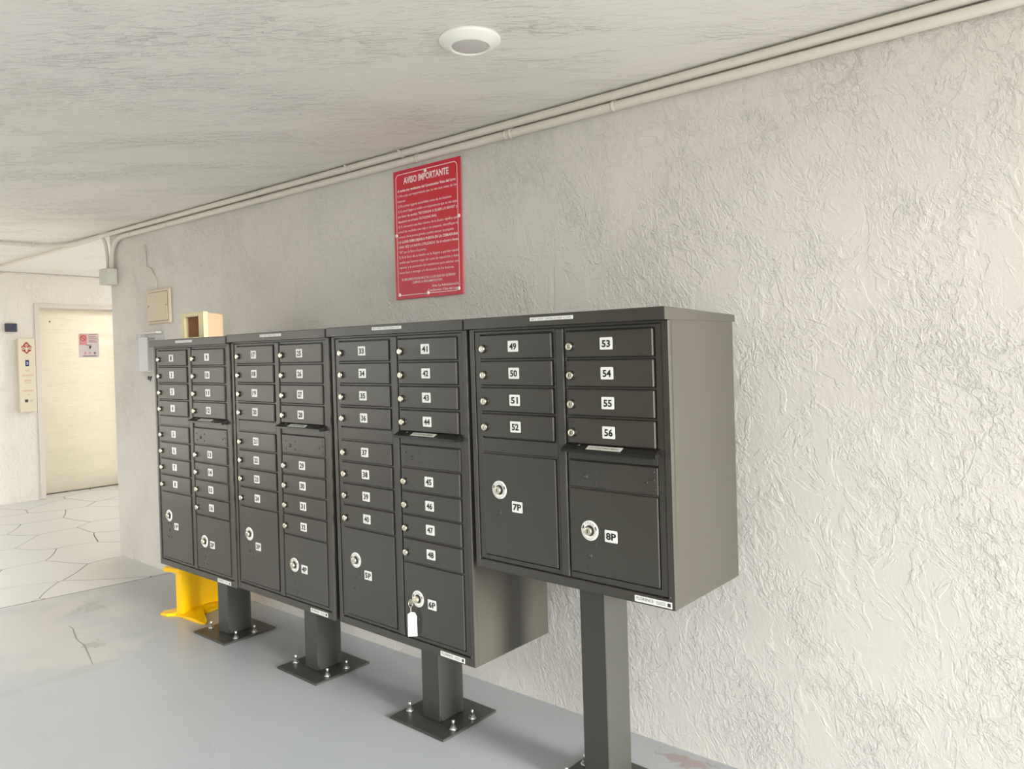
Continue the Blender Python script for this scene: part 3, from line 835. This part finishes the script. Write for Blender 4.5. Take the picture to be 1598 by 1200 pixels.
# rounded front post and vertical rib
b.prism([(-.012, -.020), (.045, -.020), (.050, -.012), (.050, .012), (.045, .020), (-.012, .020)], (-2.700, .150, .012), d_, nrm, EZ, .272)
b.build('web', 'yellow', ys, yb_, base=yb_)
b = MB()
fl_ = [(-2.790, .075), (-2.735, .084), (-2.700, .118), (-2.665, .126), (-2.560, .130), (-2.455, .140), (-2.431, .152), (-2.440, .168), (-2.500, .190), (-2.565, .212), (-2.594, .247), (-2.602, .290),
       (-2.618, .334), (-2.620, .420), (-2.66, .46), (-2.76, .46), (-2.79, .38), (-2.775, .27), (-2.80, .18), (-2.83, .115)]
n = len(fl_); ccx, ccy = -2.69, .27
vs = []; 
for s1, z in ((1.0, .001), (1.0, .009), (.96, .012), (.6, .017), (.28, .026)):
    vs += [(ccx + (p[0] - ccx) * s1, ccy + (p[1] - ccy) * s1, z + (.010 * math.sin(i * 1.9) if z in (.012,) else 0) * .4) for i, p in enumerate(fl_)]
fs = [tuple(range(n))] + [(r * n + k, r * n + (k + 1) % n, (r + 1) * n + (k + 1) % n, (r + 1) * n + k) for r in range(4) for k in range(n)] + [tuple(range(4 * n, 5 * n))]
b.add(vs, fs, 0, False)
b.build('base_flange', 'yellow', ys, yb_, base=yb_)
b = MB()
b.prism([(-2.79, .10), (-2.665, .13), (-2.665, .20), (-2.70, .36), (-2.79, .36)], (0, 0, .248), EX, EY, EZ, .024)
b.build('top_flange', 'yellow', ys, (-2.72, .23, .25), base=yb_)

# ceiling lamp
lc = (-.098, -.160, ZC)
lp = empty('ceiling_light', lc); tag(lp, 'round white flush LED ceiling light, switched off, on the stucco ceiling', 'light')
b = MB(); b.lathe([(.097, 0), (.097, .006), (.093, .011), (.066, .026), (.062, .027), (.0585, .025), (.0575, .020)], lc, -EZ, 48)
b.build('trim_ring', 'lampw', lp, lc, base=lc)
b = MB(); b.lathe([(.058, .016), (.057, .0225), (.040, .0250), (.0, .0258)], lc, -EZ, 40)
b.build('lens', 'lens', lp, lc, base=lc)

# lift call panel, reader and notice on the lift wall
py0, py1, pz0, pz1 = .862, 1.020, .952, 1.730
pb = (XB, (py0 + py1) / 2, pz0)
p_ = empty('call_station', pb); tag(p_, 'tall cream lift call panel with a red emblem beside the steel door', 'panel')
b = MB(); b.box(XB, XB + .055, py0, py1, pz0, pz1, .004); b.build('faceplate', 'panel', p_, pb, base=pb)
fx = XB + .0556; pcy = (py0 + py1) / 2
b = MB(); eu, ev = EY, EZ
def disk(y, z, r, m, ri=0.0, lift=0.0):
    k = 16
    b.prism([(r * math.cos(2 * PI * j / k), r * math.sin(2 * PI * j / k)) for j in range(k)], (fx - .0008 + lift, y, z), EY, EZ, EX, .0006, m)
ez = 1.630
b.prism([(-.05, .012), (-.030, .030), (-.022, .045), (0, .066), (.022, .045), (.030, .030), (.05, .012), (.044, -.028), (.018, -.045), (0, -.066), (-.018, -.045), (-.044, -.028)], (fx - .0008, pcy, ez), EY, EZ, EX, .0006, 0)
for dy_, dz_, r in ((-.030, -.005, .017), (.030, -.005, .017), (0, .028, .015)):
    disk(pcy + dy_, ez + dz_, r, 1, 0, .0008); disk(pcy + dy_, ez + dz_, r * .62, 0, 0, .0016); disk(pcy + dy_, ez + dz_, r * .3, 1, 0, .0024)
b.prism([(-.012, .01), (.012, .01), (.010, -.030), (0, -.045), (-.010, -.030)], (fx + .0002, pcy, ez - .004), EY, EZ, EX, .0005, 1)
b.build('emblem', ['emblem', 'panel'], p_, (fx, pcy, ez), base=pb)
b = MB(); b.box(XB + .054, XB + .058, pcy - .016, pcy + .018, 1.437, 1.502, .001, 0)
b.raw(text('2', .026, None, .02), (XB + .0585, pcy + .001, 1.457), EY, EZ, 1)
b.build('floor_display', ['blue', 'white'], p_, (fx, pcy, 1.47), base=pb)
b = MB()
for z, w_ in ((1.395, .05), (1.385, .03), (1.345, .11), (1.333, .11), (1.29, .06), (1.28, .07), (1.262, .05), (1.18, .11), (1.172, .08), (1.135, .03)):
    b.box(fx - .0008, fx, pcy - w_ / 2, pcy + w_ / 2, z - .002, z + .002, 0, 0)
b.build('instruction_text', 'pale', p_, (fx, pcy, 1.3), base=pb)
b = MB(); b.box(XB + .054, XB + .060, pcy - .032, pcy - .004, 1.055, 1.085, .001); b.build('key_switch', 'slot', p_, (fx, pcy - .02, 1.07), base=pb)
b = MB(); b.lathe([(.014, 0), (.014, .003), (.010, .003), (.010, .001)], (XB + .055, pcy + .028, 1.07), EX, 16); b.build('call_button', 'silver', p_, (fx, pcy + .028, 1.07), base=pb)
b = MB(); b.box(XB, XB + .035, .762, .868, 1.801, 1.888, .004)
rd = b.build('card_reader', 'darkbox', None, (XB, .815, 1.845)); tag(rd, 'small dark grey reader box on the lift wall above the call panel', 'reader')
b = MB(); b.lathe([(.013, 0), (.013, .003), (.009, .004)], (XB + .035, .84, 1.858), EX, 14); b.build('sensor', 'blue', rd, (XB + .035, .84, 1.858), base=(XB, .815, 1.845))
# paper notice on the lift door
nx = XB - .2695
ny0, ny1, nz0, nz1 = 1.5814, 1.8020, 1.5230, 1.7990
nc = ((ny0 + ny1) / 2, (nz0 + nz1) / 2); nw, nh = ny1 - ny0, nz1 - nz0
nb = (nx, nc[0], nc[1])
b = MB(); b.box(nx - .0003, nx + .0012, ny0, ny1, nz0, nz1, 0, 0)
ns = b.build('lift_notice', mat('notice_paper', lin(214, 205, 205), 0.5), None, nb); tag(ns, 'small pale notice with a red prohibition symbol stuck on the steel lift door', 'notice')
b = MB(); xx = nx + .0016
b.prism([(-nw * .47, .02 * nh), (-nw * .1, .02 * nh), (-nw * .1, nh * .47), (-nw * .47, nh * .47)], (xx - .0006, nc[0], nc[1]), EY, EZ, EX, .0004, 0)
rr_ = nw * .15; m = 20; c0 = (nc[0] - nw * .28, nc[1] + nh * .30)
vs = []
for r in (rr_, rr_ * .78): vs += [(xx + .0004, c0[0] + r * math.cos(2 * PI * j / m), c0[1] + r * math.sin(2 * PI * j / m)) for j in range(m)]
b.add(vs, [(j, (j + 1) % m, m + (j + 1) % m, m + j) for j in range(m)], 1)
b.prism([(-rr_ * .9, -.004), (rr_ * .9, -.004), (rr_ * .9, .004), (-rr_ * .9, .004)], (xx, c0[0], c0[1]), Vector((0, .7, -.7)), Vector((0, .7, .7)), EX, .0005, 1)
for j in range(5): b.box(xx - .0004, xx + .0002, nc[0] - nw * .02, nc[0] + nw * (.40 - .05 * (j % 2)), nc[1] + nh * (.44 - .075 * j), nc[1] + nh * (.465 - .075 * j), 0, 1)
b.box(xx - .0004, xx + .0002, nc[0] - nw * .14, nc[0] + nw * .12, nc[1] - nh * .0, nc[1] + nh * .03, 0, 3)
b.prism([(-.016, .018), (.016, .018), (.014, .004), (.007, .002), (.006, -.016), (-.008, -.016), (-.009, .0)], (xx, nc[0] + nw * .05, nc[1] - nh * .09), EY, EZ, EX, .0004, 2)
for dx_ in (-.2, .03, .28): b.prism([(.014 * math.cos(2 * PI * j / 8), .016 * math.sin(2 * PI * j / 8)) for j in range(8)], (xx, nc[0] + nw * dx_, nc[1] - nh * .33), EY, EZ, EX, .0003, 0 if dx_ < .1 else 3)
b.box(xx - .0004, xx + .0002, nc[0] - nw * .32, nc[0] + nw * .38, nc[1] - nh * .47, nc[1] - nh * .43, 0, 3)
b.build('printed_symbols', ['pale', 'emblem', 'black', 'grey'], ns, nb, base=nb)
